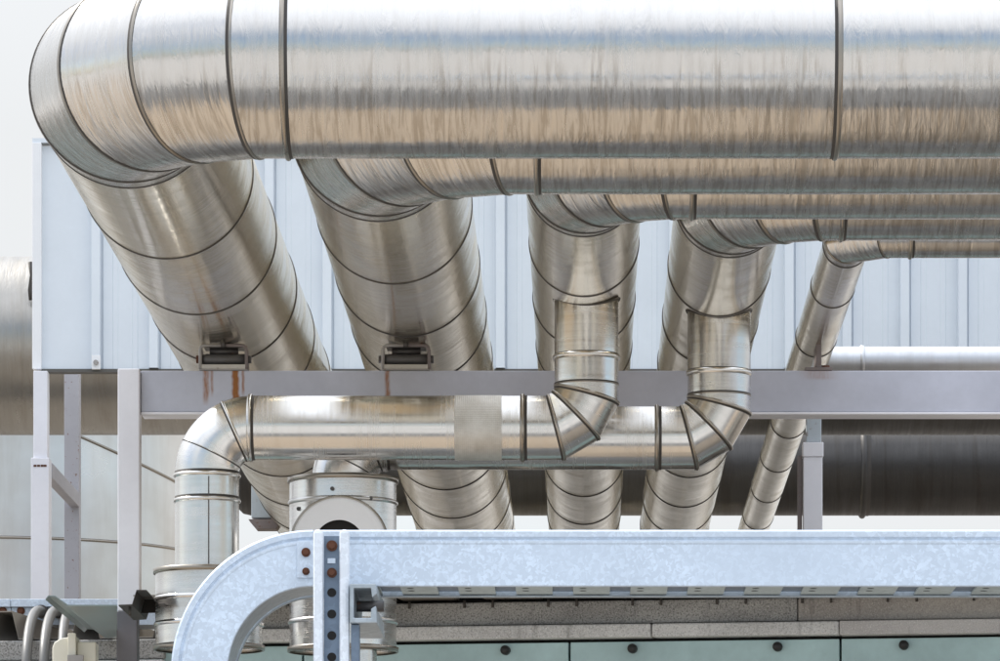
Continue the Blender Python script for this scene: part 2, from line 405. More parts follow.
# ------------------------------------------------------------------ branch ducts
def branch(lab, D, xr, zr_pipe, r_pipe, zh, xd, z_drum, ring_top, horiz_rings, tape=None, r=.108):
    """riser under a big pipe, lobster-back elbow, level run to the left, elbow, drop into a drum"""
    zr_pipe += EYE; zh += EYE
    root = thing('branch_duct', lab, 'duct', (xr, D, zh), 'branch ducts hung under the steel pipes')
    m = M['duct']
    # saddle: riser top trimmed to the pipe's curve
    seg = 72; s = MB(); top = []; bot = []
    Rb = .146
    z1 = zh + Rb
    for k in range(seg):
        t = 2 * PI * k / seg; x = r * math.cos(t); y = r * math.sin(t)
        top.append(Vector((xr + x, D + y, zr_pipe - math.sqrt(max(0, r_pipe ** 2 - x * x)) + .004)))
    def seglist(zs):
        pass
    zs = [None, ring_top, z1]
    for a, b in zip(zs[:-1], zs[1:]):
        s = MB()
        A = top if a is None else [Vector((xr + r * math.cos(2 * PI * k / seg), D + r * math.sin(2 * PI * k / seg), a)) for k in range(seg)]
        B = [Vector((xr + r * math.cos(2 * PI * k / seg), D + r * math.sin(2 * PI * k / seg), b)) for k in range(seg)]
        i = s.add(A); j = s.add(B)
        for k in range(seg):
            k2 = (k + 1) % seg; v0, v1 = 2 * PI * r * k / seg, 2 * PI * r * (k + 1) / seg
            s.face([i + k, i + k2, j + k2, j + k], [(-A[k].z, v0), (-A[k2].z, v1), (-B[k2].z, v1), (-B[k].z, v0)], True)
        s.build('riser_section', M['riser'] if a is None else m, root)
    # saddle collar: dark weld bead along the cut
    s = MB(); cl = []
    for k in range(seg + 1):
        t = 2 * PI * (k % seg) / seg; q = top[k % seg]
        cl.append(q + Vector((math.cos(t) * .003, math.sin(t) * .003, -.003)))
    s.tube(cl, .0045, 8, caps=False).build('saddle_weld', M['seal'], root)
    MB().band((xr, D, ring_top), Z_, Z_, r, [(-.012, .0005, 0), (-.008, .005, 0), (-.002, .0065, 0), (.004, .005, 0), (.006, .001, 1), (.009, .0006, 1)]).build('joint_band', [M['duct'], M['seal']], root)
    # first elbow (from -Z to -X), three gores
    def elbow(c, d0, d1, Rb, n, prof=BAND, sc=.7):
        # c: corner point; d0 incoming, d1 outgoing
        ctr = c - d0 * Rb + d1 * Rb
        pts = [c - d0 * Rb]; dirs = []
        for k in range(n + 1):
            a = k * PI / 2 / n; dirs.append((d0 * math.cos(a) + d1 * math.sin(a)).normalized())
        rr = Rb / math.cos(PI / 4 / n)
        for k in range(n):
            t = (k + .5) * PI / 2 / n
            pts.append(ctr - d1 * (rr * math.cos(t)) + d0 * (rr * math.sin(t)))
        pts.append(c + d1 * Rb)
        norms = [d0] + [(dirs[k] + dirs[k + 1]).normalized() for k in range(n)] + [d1]
        for k in range(len(pts) - 1):
            MB().gore(pts[k], norms[k], pts[k + 1], norms[k + 1], r, 72).build('elbow_gore', m, root)
        for k in range(1, len(pts) - 1): joint(root, pts[k], dirs[k], norms[k], r, prof, sc, bm='bead')
        return pts[0], pts[-1]
    c1 = Vector((xr, D, zh)); elbow(c1, -Z_, -X_, Rb, 3)
    joint(root, (xr, D, z1), Z_, Z_, r, THIN, .9)
    x0 = xr - Rb; Rd = .155
    x1 = xd + Rd
    cuts = [x0] + [h for h in horiz_rings] + [x1]
    for a, b in zip(cuts[:-1], cuts[1:]):
        MB().gore((a, D, zh), X_, (b, D, zh), X_, r, 72).build('run_section', m, root)
    for h in horiz_rings: joint(root, (h, D, zh), X_, X_, r, BAND, 1.0, bm='bead')
    if tape:
        MB().gore((tape[1], D, zh), X_, (tape[0], D, zh), X_, r + .0018, 72).build('tape_wrap', M['tape'], root)
    c2 = Vector((xd, D, zh)); ctr = c2 + X_ * Rd - Z_ * Rd; arc = []
    for k in range(25):
        t = PI / 2 * k / 24; arc.append(ctr + Z_ * (Rd * math.cos(t)) - X_ * (Rd * math.sin(t)))
    MB().tube(arc, r, 72, caps=False).build('smooth_elbow', m, root)
    for t in (.42, 1.12):
        dd = -X_ * math.cos(t) - Z_ * math.sin(t)
        joint(root, ctr + Z_ * (Rd * math.cos(t)) - X_ * (Rd * math.sin(t)), dd, dd, r, BAND if t < .6 else THIN, .6, bm='duct')
    p0, p1 = arc[0], arc[-1]
    joint(root, p0, X_, X_, r, BAND, 1.0, bm='duct'); joint(root, p1, Z_, Z_, r, BAND, .9, bm='duct')
    zm = p1.z - .085
    MB().gore(p1, Z_, (xd, D, zm), Z_, r, 72).build('drop_section', m, root)
    MB().gore((xd, D, zm), Z_, (xd, D, z_drum), Z_, r, 72).build('drop_section', m, root)
    joint(root, (xd, D, zm), Z_, Z_, r, BAND, .9, bm='duct')
    s = MB(); s.box((xd + .012, D - r - .002, z_drum), (xd + .016, D - r + .004, p1.z - .02)).build('lap_seam', M['dark_steel'], root)
    return root
DA, DB = 16.88, 17.16
XA, XB = (207 - VX) * DA / F, (343 - VX) * DB / F
branch('nearer branch duct with a pale tape wrap, dropping into the lower drum at left', DA, (586.5 - VX) * DA / F, 2.681, .181, 2.10, XA,
       P(0, 570, DA).z - .03, P(0, 357, DA).z, [(525 - VX) * DA / F], (( 455 - VX) * DA / F, (502 - VX) * DA / F))
branch('branch duct behind the taped one, dropping into the drum with the white round flange', DB, (719 - VX) * DB / F, 2.674, .174, 2.10, XB,
       P(0, 480, DB).z - .03, P(0, 373, DB).z, [(659 - VX) * DB / F])

# ------------------------------------------------------------------ drums
def drum(lab, x, D, ytop, ybot, flange, r=None):
    r = r or px(53.5, D)
    zt, zb = P(0, ytop, D).z, P(0, ybot, D).z
    root = thing('drum_housing', lab, 'drum', (x, D, zb), 'sheet metal drums under the branch ducts')
    h = zt - zb; cuts = [zb, zb + .09, zb + h * .5, zt - .08, zt] if h > .35 else [zb, zb + .075, zb + .16, zt]
    for a, b in zip(cuts[:-1], cuts[1:]):
        MB().gore((x, D, b), Z_, (x, D, a), Z_, r, 72).build('drum_shell', M['drum'], root)
    for z in cuts[1:-1]: MB().band((x, D, z), Z_, Z_, r, [(-.008, .0005, 0), (-.005, .004, 0), (0, .006, 0), (.005, .004, 0), (.008, .0005, 0)]).build('bead', M['drum'], root)
    for z, nm in ((zt, 'top_rim'), (zb, 'bottom_rim')):
        MB().band((x, D, z), Z_, Z_, r, [(-.012, .0, 0), (-.012, .007, 0), (.004, .008, 0), (.006, .0, 0), (.006, -.004, 0)]).build(nm, M['bead'], root)
    s = MB(); s.disk((x, D, zt - .002), Z_, r); s.disk((x, D, zb + .002), Z_, r); s.build('end_plate', M['drum'], root)
    if flange:
        zc = P(0, 551, D).z; fx = (342 - VX) * D / F
        Rf, Ri = px(48, D), px(25, D); yf = D - r - .015
        s = MB(); s.disk((fx, yf, zc), -Y_, Rf, 64, Ri); s.gore((fx, yf, zc), Y_, (fx, D - r * .35, zc), Y_, Rf, 64)
        fl = s.build('flange', M['ring_white'], root)
        s = MB(); s.gore((fx, yf, zc), Y_, (fx, yf + .0125, zc), Y_, Ri, 48); s.disk((fx, yf + .0125, zc), Y_, Ri); s.build('port_hole', M['void'], fl)
        s = MB(); s.band((fx, yf, zc), Y_, Y_, Rf, [(-.004, -.004, 0), (-.006, .003, 0), (.006, .005, 0), (.010, 0, 0)]).build('flange_rim', M['bead'], fl)
        for k in range(9):
            t = k * 2 * PI / 9 + .3
            q = Vector((fx + (Rf + .03) * math.cos(t), 0, zc + (Rf + .03) * math.sin(t)))
            dx = q.x - x
            if abs(dx) > r * .96 or q.z > zt - .01: continue
            yy = D - math.sqrt(r * r - dx * dx) - .002
            MB().tube([(q.x, yy + .004, q.z), (q.x, yy - .006, q.z)], .007, 10).build('rivet', M['dark_steel'], root)
        pr = px(15, D)
        MB().gore((x + px(20, D), D - .1, zb), Z_, (x + px(20, D), D - .1, zb - .6), Z_, pr, 40).build('drain_pipe', M['duct'], root)
    return root
drum('low pale drum at left under the taped duct, partly behind the curved tray', XA + px(2, DA), DA, 571, 647, False)
drum('taller drum with a white round flange and dark port, behind the perforated strut', XB, DB, 480, 649, True)

# ------------------------------------------------------------------ support frame: post + beam
DBm = 17.78
root = thing('support_frame', 'pale lilac steel frame, one post at left and the long beam under the pipes', 'steel frame', P(131, 655, DBm))
zt, zb = P(0, 373, DBm).z, P(0, 414, DBm).z
x0, x1 = (142.5 - VX) * DBm / F, 3.2
stk = [((207 - VX) * DBm / F, .014, zt, zb + .02, .55), ((213 - VX) * DBm / F, .007, zt, zb + .05, .45), ((236 - VX) * DBm / F, .016, zt, zb - .02, 1.0), ((244 - VX) * DBm / F, .007, zt, zb + .05, .5), ((388 - VX) * DBm / F, .012, zt, zb + .02, .55), ((818 - VX) * DBm / F, .09, zt, zb + .11, .22)]
# object origin sits at the thing, streak coordinates are given relative to it
o0 = W(root)
M['beam'] = paint('pale_lilac_beam_paint', (.54, .56, .65), .42, .11, streaks=[(a, w, z1, z0, amt) for a, w, z1, z0, amt in stk])
bt = .012
s = MB()
s.box((x0, DBm - .004, zb + bt), (x1, DBm + .004, zt - bt))       # web
s.box((x0, DBm - .065, zt - bt), (x1, DBm + .065, zt)); s.box((x0, DBm - .065, zb), (x1, DBm + .065, zb + bt))
s = MB(); s.box((x0, DBm - .060, zb), (x1, DBm + .060, zt - .0)); s.build('crossbeam', M['beam'], root, .003)
s = MB(); s.box((x0, DBm - .066, zb - .010), (x1, DBm + .066, zb - .001)); s.build('bottom_flange', M['lilac'], root, .002)
xl, xr_ = (120.3 - VX) * DBm / F, (142 - VX) * DBm / F
zs_ = P(0, 611, DBm - .1).z
s = MB(); s.box((xl, DBm - .10, zs_), (xr_, DBm - .015, zt + .002)); s.build('post', M['lilac'], root, .004)
s = MB(); s.box((xl - .004, DBm - .104, 0), (xr_ - .008, DBm - .012, zs_ - .001)); s.build('shaded_post_foot', M['post_shade'], root, .004)  # lower post coloured dark to stand in for the eave plate's shadow
# right hanger: post under the beam
D2 = 19.3
root = thing('steel_post', 'short lilac steel post with a capped top under the right end of the beam', 'post', P(812, 600, D2))
s = MB(); a, b = P(803, 458, D2), P(822, 458, D2); s.box((a.x, D2 - .04, 1.55), (b.x, D2 + .04, a.z)); s.build('lower_post', M['lilac'], root, .003)
a, b = P(803, 458, D2), P(823, 443.5, D2); s = MB(); s.box((a.x - .002, D2 - .045, a.z), (b.x, D2 + .045, b.z)); s.build('cap_plate', M['lilac'], root, .003)
a, b = P(806, 443, D2), P(821, 405, D2); s = MB(); s.box((a.x, D2 - .03, a.z), (b.x, D2 + .03, b.z + .05)); s.build('upper_post', M['rusty_col'], root, .003)
a, b = P(797.5, 528, D2), P(802, 456, D2); s = MB(); s.box((a.x, D2 - .01, 1.6), (b.x, D2 + .02, b.z)); s.build('side_strip', M['shoe'], root, .002)

# ------------------------------------------------------------------ pipe supports on the beam
M['grey_lip'] = paint('pale_bracket_steel', (.62, .59, .54), .5, .15, .001, speck=1)
M['roller'] = paint('dark_grey_roller', (.13, .125, .125), .38, .2, .001)
def roller(lab, xpx, rmat):
    D = DBm; x = (xpx - VX) * D / F; z = zt
    root = thing('pipe_roller', lab, 'pipe roller', (x, D, z), 'roller supports on the beam')
    hw = px(23, D); y0 = D - .042
    s = MB(); s.box((x - hw - .004, y0 - .015, z + .001), (x + hw + .004, y0 + .09, z + .007)); s.build('base_plate', M['grey_steel'], root, .002)
    s = MB(); s.box((x - hw + .004, y0 - .016, z + .0075), (x + hw - .004, y0 - .010, z + .023)); s.build('front_lip', M['grey_lip'], root, .001)
    for sd in (-1, 1):
        pts = [(x, y0 - .012, z + .091), (x + sd * (hw - .024), y0 - .012, z + .091), (x + sd * (hw - .010), y0 - .012, z + .089), (x + sd * (hw - .003), y0 - .012, z + .084), (x + sd * hw, y0 - .012, z + .074), (x + sd * hw, y0 - .012, z + .008)]
        s = MB().tube(pts, .0062, 8)
        s.box((x + sd * hw - .004, y0 - .010, z + .0075), (x + sd * hw + .004, y0 + .08, z + .080))
        s.build('side_bracket', M['grey_steel'] if sd < 0 else M['shoe'], root)
        MB().tube([(x + sd * (hw + .002), y0 + .01, z + .044), (x + sd * (hw + .016), y0 + .01, z + .044)], .014, 6).build('axle_nut', rmat if sd < 0 else M['dark_steel'], root)
    s = MB().tube([(x - hw + .006, y0 + .012, z + .044), (x - hw + .02, y0 + .012, z + .044), (x, y0 + .012, z + .044), (x + hw - .006, y0 + .012, z + .044)], [.017, .0195, .0185, .0195], 24)
    s.build('roller', M['roller'], root)
    s = MB().tube([(x - hw * .62, y0 + .02, z + .073), (x + hw * .62, y0 + .02, z + .073)], .011, 16); s.box((x - hw + .012, y0 - .004, z + .084), (x + hw - .012, y0 + .09, z + .097)); s.tube([(x, y0 - .016, z + .084), (x, y0 - .016, z + .108)], .009, 8)
    s.build('saddle_plate', M['dark_steel'], root)
    return root
roller('roller support with rusty left axle nut under the widest pipe, two rust runs below', 224.5, M['rust'])
roller('roller support with dark axle nuts under the second wide pipe', 406.5, M['dark_steel'])
root = thing('pipe_shoe', 'rusty T-shaped steel shoe on the beam under the thinnest pipe', 'pipe shoe', P(818, 373, DBm))
a = P(818, 373, DBm); hw = px(13.5, DBm)
s = MB(); s.box((a.x - hw, DBm - .06, zt + .001), (a.x + hw, DBm + .10, zt + .013)); s.build('foot_plate', M['shoe'], root, .002)
s = MB(); s.box((a.x - .010, DBm - .055, zt + .013), (a.x + .010, DBm + .10, EYE + H + .02)); s.build('web', M['shoe'], root, .002)
s = MB(); s.tube([(a.x + .012, DBm + .01, zt + .02), (a.x + .04, DBm + .02, zt + .022)], .009, 8); s.build('clamp_bolt', M['rust'], root)

# pale branch pipe behind the beam
D = 18.66; zc = EYE + 2.574; xs = .838 + .06
root = thing('white_branch_pipe', 'bright white pipe running right along the beam top from the thinnest pipe', 'pipe', (xs, D, zc))
s = MB(); s.gore((xs + .14, D, zc), X_, (xs, D, zc), X_, px(13.5, D), 48); s.build('pipe_section', M['white_pipe'], root)
s = MB(); s.gore((4, D, zc), X_, (xs + .14, D, zc), X_, px(13.5, D), 48); s.build('pipe_section', M['white_pipe'], root)
MB().band((xs + .14, D, zc), X_, X_, px(13.5, D), [(-.008, 0, 0), (-.006, .005, 0), (.006, .005, 0), (.008, 0, 0)]).build('joint_band', M['white_pipe'], root)

# ------------------------------------------------------------------ siding screen with its posts
DS = 23.0
root = thing('siding_wall', 'pale blue ribbed metal siding wall hung behind the pipes', 'siding', P(40, 372, DS))
zt2, zb2 = P(0, 146, DS).z, P(0, 369, DS).z
s = MB(); prof = []
pitch = 57.7; xe_ = 4.2; n = 0
xpx0 = 962 - 17 * pitch
x = (37.5 - VX) * DS / F
prof.append((x, 0))
k = 0
while True:
    c = (xpx0 + k * pitch + 57.7 * 0 - VX) * DS / F; k += 1
    if c > xe_: break
    if c < x + .05: continue
    w = px(4.2, DS)
    # two shallow stiffeners between the raised ribs
    prof += [(c - w - .004, 0), (c - w, -.045), (c + w, -.045), (c + w + .003, 0), (c + w + .0045, .010), (c + w + .0095, .010), (c + w + .012, 0)]
    for q in (.33, .67):
        cc = c + pitch * q * DS / F
        prof += [(cc - .014, 0), (cc - .010, -.003), (cc + .010, -.003), (cc + .014, 0)]
prof.append((xe_ + .3, 0))
for (a, ya), (b, yb) in zip(prof[:-1], prof[1:]):
    s.poly([(a, DS + ya, zb2), (b, DS + yb, zb2), (b, DS + yb, zt2), (a, DS + ya, zt2)])
for (a, ya), (b, yb) in zip(prof[:-1], prof[1:]):
    s.poly([(a, DS + .05, zb2), (a, DS + .05, zt2), (b, DS + .05, zt2), (b, DS + .05, zb2)])
s.build('siding_panel', M['siding'], root)
s = MB(); s.box((x - .02, DS - .04, zb2 - .005), (x + .022, DS + .08, zt2 + .01)); s.build('corner_trim', M['ring_white'], root, .003)
s = MB(); s.box((x + .02, DS - .012, zb2 - .016), (xe_ + .3, DS + .06, zb2 - .001)); s.build('bottom_trim', M['siding_trim'], root)
s = MB(); s.box((x - .02, DS - .035, zt2 + .0105), (xe_ + .3, DS + .08, zt2 + .03)); s.build('top_trim', M['siding'], root)
a = P(97, 364, DS); s = MB(); s.box((a.x - .02, DS - .046, a.z - .03), (a.x + .02, DS - .032, a.z + .035)); cl = s.build('clip', M['ring_white'], root, .002)
MB().tube([(a.x, DS - .046, a.z), (a.x, DS - .060, a.z)], .012, 8).build('screw', M['grey_steel'], cl)
# frame carrying the wall
root2 = thing('wall_frame', 'far lilac steel frame with two posts and a bracket arm, under the siding corner', 'steel frame', P(42, 600, DS))
a, b = P(35, 373, DS), P(49, 460, DS); s = MB(); s.box((a.x, DS - .07, b.z), (b.x, DS + .02, zb2 - .018)); s.build('upper_post', M['lilac'], root2, .003)
a, b = P(33, 460, DS), P(51, 600, DS); s = MB(); s.box((a.x, DS - .085, 1.4), (b.x, DS + .03, a.z)); s.build('post', M['lilac'], root2, .003)
DR = 24.3
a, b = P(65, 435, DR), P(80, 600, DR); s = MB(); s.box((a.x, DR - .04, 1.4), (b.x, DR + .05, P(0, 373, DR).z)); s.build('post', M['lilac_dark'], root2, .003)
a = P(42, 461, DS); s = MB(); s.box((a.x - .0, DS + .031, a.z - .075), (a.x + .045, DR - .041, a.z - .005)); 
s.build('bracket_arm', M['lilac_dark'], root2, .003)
s = MB()
for dx in (-5, -1.5, 2, 5):
    q = P(42 + dx, 468, DS); s.box((q.x - .006, DS - .0875, q.z - .004), (q.x + .007, DS - .084, q.z + .005))
s.build('weld_marks', M['rust'], root2)

# ------------------------------------------------------------------ big ducts behind
Dd = 28.0; zc = P(0, 346, Dd).z; r = px(88.5, Dd)
root = thing('large_duct', 'broad steel duct crossing behind the siding, seen at the left edge behind the thin posts', 'duct', (-3, Dd, zc))
cuts = [-6.0, -3.9, 0.0, 2.6, 6.5]
for a, b in zip(cuts[:-1], cuts[1:]): MB().gore((a, Dd, zc), X_, (b, Dd, zc), X_, r, 96).build('duct_section', M['duct_far'] if a < -1 else M['duct_dark'], root)  # right sections get a darker colour for the shade behind the siding
for c in cuts[1:-1]: joint(root, (c, Dd, zc), X_, X_, r, BAND, 1.5)
s = MB(); s.tube([P(30, 262, Dd - .5), P(32, 275, Dd - .5), P(30, 290, Dd - .5), P(31, 300, Dd - .5)], .012, 8); s.build('loose_wire', M['seal'], root)
Dk = 31.0; zc = P(0, 470, Dk).z; r = px(45.5, Dk)
root = thing('dark_duct', 'dark duct in the shade beneath the siding, behind the lower pipes', 'duct', (0, Dk, zc))
xl = (232 - VX) * Dk / F
cuts = [xl + .12, -.55, 1.745, 4.0, 7.0]
for a, b in zip(cuts[:-1], cuts[1:]): MB().gore((a, Dk, zc), X_, (b, Dk, zc), X_, r, 96).build('duct_section', M['duct_dark'], root)  # one near-black base colour over the whole duct
for c in cuts[1:-1]: joint(root, (c, Dk, zc), X_, X_, r, BAND, 2.6, bm='duct_dark')
s = MB()
pr = [(0, 1), (-.05, .96), (-.09, .82), (-.12, .5), (-.125, .05)]
for (a, fa), (b, fb) in zip(pr[:-1], pr[1:]): s.gore((xl + .12 + a, Dk, zc), X_, (xl + .12 + b, Dk, zc), X_, r * fa, 64, r1=r * fb)
s.build('dished_end', M['duct_dark'], root)
# vertical tank
Dt = 38.0; xt = (5 - VX) * Dt / F; r = px(196, Dt)
root = thing('storage_tank', 'big pale steel tank with sloping seams behind the left posts', 'tank', (xt, Dt, 1.5))
z1, z2 = P(0, 537, Dt - r).z, P(0, 395, Dt - r).z
nt_ = Vector((.37, 0, .93)).normalized()
lv = [(1.5, Z_), (z1, Z_), (z2, nt_)]
for (a, na), (b, nb) in zip(lv[:-1], lv[1:]): MB().gore((xt, Dt, b), nb, (xt, Dt, a), na, r, 128).build('tank_shell', M['tank'], root)
for z, n in lv[1:]: MB().band((xt, Dt, z), Z_, n, r, [(-.012, 0, 0), (-.010, .012, 0), (.004, .012, 1), (.010, 0, 1)], 128).build('seam_band', [M['bead'], M['seal']], root)
zt_ = P(0, 320, Dt - r).z; s = MB(); s.gore((xt, Dt, z2), nt_, (xt, Dt, zt_), nt_, r, 128); s.build('tank_top', M['tank'], root)
# rust-spotted column stub
Dc = 24.6
root = thing('column_stub', 'pale blue column end spotted with rust, hanging between the left duct and the drum', 'column', P(266, 520, Dc))
a, b = P(252, 519, Dc), P(281, 455, Dc); s = MB(); s.box((a.x, Dc - .05, a.z), (b.x, Dc + .05, b.z + .08)); s.build('column', M['rusty_col'], root, .004)
s = MB(); a = P(249, 520, Dc); b = P(284, 520, Dc); pr = [(a.x, 0, a.z - .002), (b.x, 0, a.z - .002), (b.x - .035, 0, a.z - .05), (a.x + .04, 0, a.z - .05)]
s.prism([Vector((p[0], 0, p[2])) for p in pr], (0, Dc - .06, 0), (0, Dc + .06, 0)); s.build('foot_bracket', M['shoe'], root, .002)

# ------------------------------------------------------------------ building under the pipes
ang = -math.atan(.16)
org = Vector(((400 - VX) * 17.85 / F, 17.85, 0))
bld = bpy.data.objects.new('low_building', None); C.objects.link(bld); bld.location = org; bld.rotation_euler = (0, 0, ang); bld['_rot'] = 1
del bld['_rot']
WL[bld.name] = (0, 0, 0)
tag(bld, 'low building with teal wall panels, weathered concrete ledge and folded-plate roof', 'building')
RotM = Matrix.Translation(org) @ Matrix.Rotation(ang, 4, 'Z')
def lbuild(s, name, mat, parent=bld, bevel=0):
    o = s.build(name, mat, None, bevel); o.parent = parent; return o
def zpx(y, D=17.85): return EYE + (VY - y) * D / F
def lx(x, D=17.85): return (x - 400) * D / F
zL0, zL1, zL2 = zpx(641), zpx(627), zpx(604)
M['conc_smooth'] = concrete('stained_render', (.42, .395, .365), (.27, .25, .235), .25)
M['flashing'] = concrete('weathered_flashing', (.58, .565, .55), (.42, .40, .39), .12)
s = MB(); s.box((lx(160), -.02, zL1), (lx(800), .25, zL2)); lbuild(s, 'upper_ledge', M['conc'], bevel=.006)
s = MB(); s.box((lx(800) + .003, -.018, zL1), (6, .25, zL2)); lbuild(s, 'upper_ledge', M['conc_smooth'], bevel=.006)
s = MB(); s.box((lx(160), -.045, zL0), (lx(655), .25, zL1 - .003)); lbuild(s, 'lower_ledge', M['conc_light'], bevel=.006)
s = MB(); s.box((lx(655) + .004, -.042, zL0), (lx(842), .25, zL1 - .003)); lbuild(s, 'lower_ledge', M['conc_light'], bevel=.006)
s = MB(); s.box((lx(842) + .003, -.046, zL0 - .002), (6, .25, zL1 - .003)); lbuild(s, 'ledge_flashing', M['flashing'], bevel=.003)
s = MB(); s.box((-9, -.015, zpx(656)), (lx(159), .25, zpx(636))); lbuild(s, 'upper_ledge', M['conc'], bevel=.006)
s = MB(); s.box((-9, -.03, zpx(680)), (lx(159), .25, zpx(657))); lbuild(s, 'lower_ledge', M['conc_light'], bevel=.006)
s = MB(); s.box((lx(159.3), .03, zpx(635)), (lx(160) - .002, .25, zL2)); 
# teal wall panels with gaps, black knobs
edges = [-9, lx(-140), lx(130), lx(300), lx(571), lx(842), lx(1120), 6.2]
for a, b in zip(edges[:-1], edges[1:]):
    s = MB(); s.box((a + .004, .012, 2.35), (b - .004, .06, zL0 - .012)); lbuild(s, 'wall_panel', M['teal'], bevel=.003)
s = MB(); s.box((-9, .061, 0), (6.2, .2, zL0 - .002)); lbuild(s, 'wall_core', M['void'])
for xk, yk in ((507, 642.5), (635, 640.5), (780, 639), (905, 636), (180, 648)):
    z = zL0 - .038; s = MB()
    s.tube([(lx(xk), .012, z), (lx(xk), -.01, z), (lx(xk), -.02, z), (lx(xk), -.024, z)], [.017, .017, .013, .004], 20); lbuild(s, 'wall_knob', M['black'])
s = MB(); s.box((-9, .0, 0), (6.2, .058, 2.34)); lbuild(s, 'wall_base', M['conc'])
# folded plate roof: profile along local x, swept in local y
def folded(x0, x1, y0, y1, z, name, pitch=.302, top=.05, h=.10, phase=0, mat='roof'):
    prof = []; x = x0 + phase
    while x < x1:
        prof += [(x, z), (x + pitch - .105, z), (x + pitch - .08, z + h), (x + pitch - .025, z + h)]; x += pitch
    s = MB()
    for (a, za), (b, zb_) in zip(prof[:-1], prof[1:]): s.poly([(a, y0, za), (b, y0, zb_), (b, y1, zb_), (a, y1, za)])
    for (a, za), (b, zb_) in zip(prof[:-1], prof[1:]): s.poly([(a, y0, za + .004), (a, y1, za + .004), (b, y1, zb_ + .004), (b, y0, zb_ + .004)])
    for (a, za), (b, zb_) in zip(prof[:-1], prof[1:]): s.poly([(a, y0, za), (a, y0, za + .004), (b, y0, zb_ + .004), (b, y0, zb_)])
    return lbuild(s, name, M[mat])
zr = zL2 + .012
folded(lx(160), 8.5, -.32, 26, zr, 'roof', phase=lx(487) - lx(160) - .302 * 4)
folded(-12, lx(159), .02, 26, zpx(634), 'roof', phase=.02)
# dark closure between ledge and roof, and small bolt tips on the ledge edge
s = MB(); s.box((lx(160), .03, zL2 + .001), (6, .2, zL2 + .011)); lbuild(s, 'roof_closure', M['void'])
s = MB(); s.box((lx(160), .05, zL2 + .0115), (6, .06, zL2 + .12)); lbuild(s, 'rib_filler', M['void'])
xx = lx(411)
while xx < 3.4:
    for dx in (0, .2):
        s = MB(); s.tube([(xx + dx, -.027, zL2 + .008), (xx + dx, -.027, zL2 - .02)], .005, 6); lbuild(s, 'bolt_tip', M['seal'])
    xx += .302
# loose eave plate at left
DP = 17.0
root = thing('eave_plate', 'teal-grey folded roof plate sticking out beside the left post', 'roof plate', P(60, 602, DP))
zf = EYE + (VY - 606) * 16.7 / F; yb, yf = 18.0, 16.7
xa = (62 - VX) * 16.7 / F; xb = (150 - VX) * 16.7 / F
def plate(prof, y0, y1, mat, nm, t=.004):
    s = MB()
    for (a, za), (b, zb_) in zip(prof[:-1], prof[1:]):
        s.poly([(a, y0, za), (b, y0, zb_), (b, y1, zb_), (a, y1, za)]); s.poly([(a, y0, za + t), (a, y1, za + t), (b, y1, zb_ + t), (b, y0, zb_ + t)])
        s.poly([(a, y0, za), (a, y0, za + t), (b, y0, zb_ + t), (b, y0, zb_)]); s.poly([(a, y1, za), (b, y1, zb_), (b, y1, zb_ + t), (a, y1, za + t)])
    s.poly([(prof[0][0], y0, prof[0][1]), (prof[0][0], y1, prof[0][1]), (prof[0][0], y1, prof[0][1] + t), (prof[0][0], y0, prof[0][1] + t)])
    return s.build(nm, M[mat], root)
s = MB(); prof = [(xa - .055, zf + .020), (xa - .045, zf + .032), (xa - .022, zf + .030), (xa + .02, zf)]
fr = [Vector((a, yf, z)) for a, z in prof] + [Vector(((117 - VX) * yf / F, yf, zf))]
bk = [Vector((a, yb, z)) for a, z in prof] + [Vector(((117 - VX) * yb / F, yb, zf))]
up_ = Vector((0, 0, .004))
for k in range(len(fr) - 1):
    s.poly([fr[k], fr[k + 1], bk[k + 1], bk[k]]); s.poly([fr[k] + up_, bk[k] + up_, bk[k + 1] + up_, fr[k + 1] + up_]); s.poly([fr[k], fr[k] + up_, fr[k + 1] + up_, fr[k + 1]])
s.poly([fr[0], bk[0], bk[0] + up_, fr[0] + up_]); s.poly([fr[-1], fr[-1] + up_, bk[-1] + up_, bk[-1]])
s.build('plate', M['roof_teal'], root)
plate([((118 - VX) * 16.7 / F + .002, zf), (xb - .06, zf + .002), (xb - .045, zf + .05), (xb - .012, zf + .05), (xb + .03, zf + .004), (xb + .05, zf + .004)], yf, yf + .55, 'seal', 'rib')
s = MB(); s.poly([(xb - .058, yf + .3, zf + .002), (xb - .045, yf + .3, zf + .049), (xb - .012, yf + .3, zf + .049), (xb + .028, yf + .3, zf + .004)]); s.build('rib_closure', M['void'], root)
s = MB(); s.tube([(xb - .07, yf + .03, zf), (xb - .07, yf + .03, zf - .03)], .005, 8); s.build('bolt', M['seal'], root)

# ------------------------------------------------------------------ galvanised tray in front
DT = 11.0
root = thing('cable_tray', 'galvanised cable tray crossing the front, curving down at its left end', 'cable tray', P(640, 585, DT))
hgt = px(56, DT)
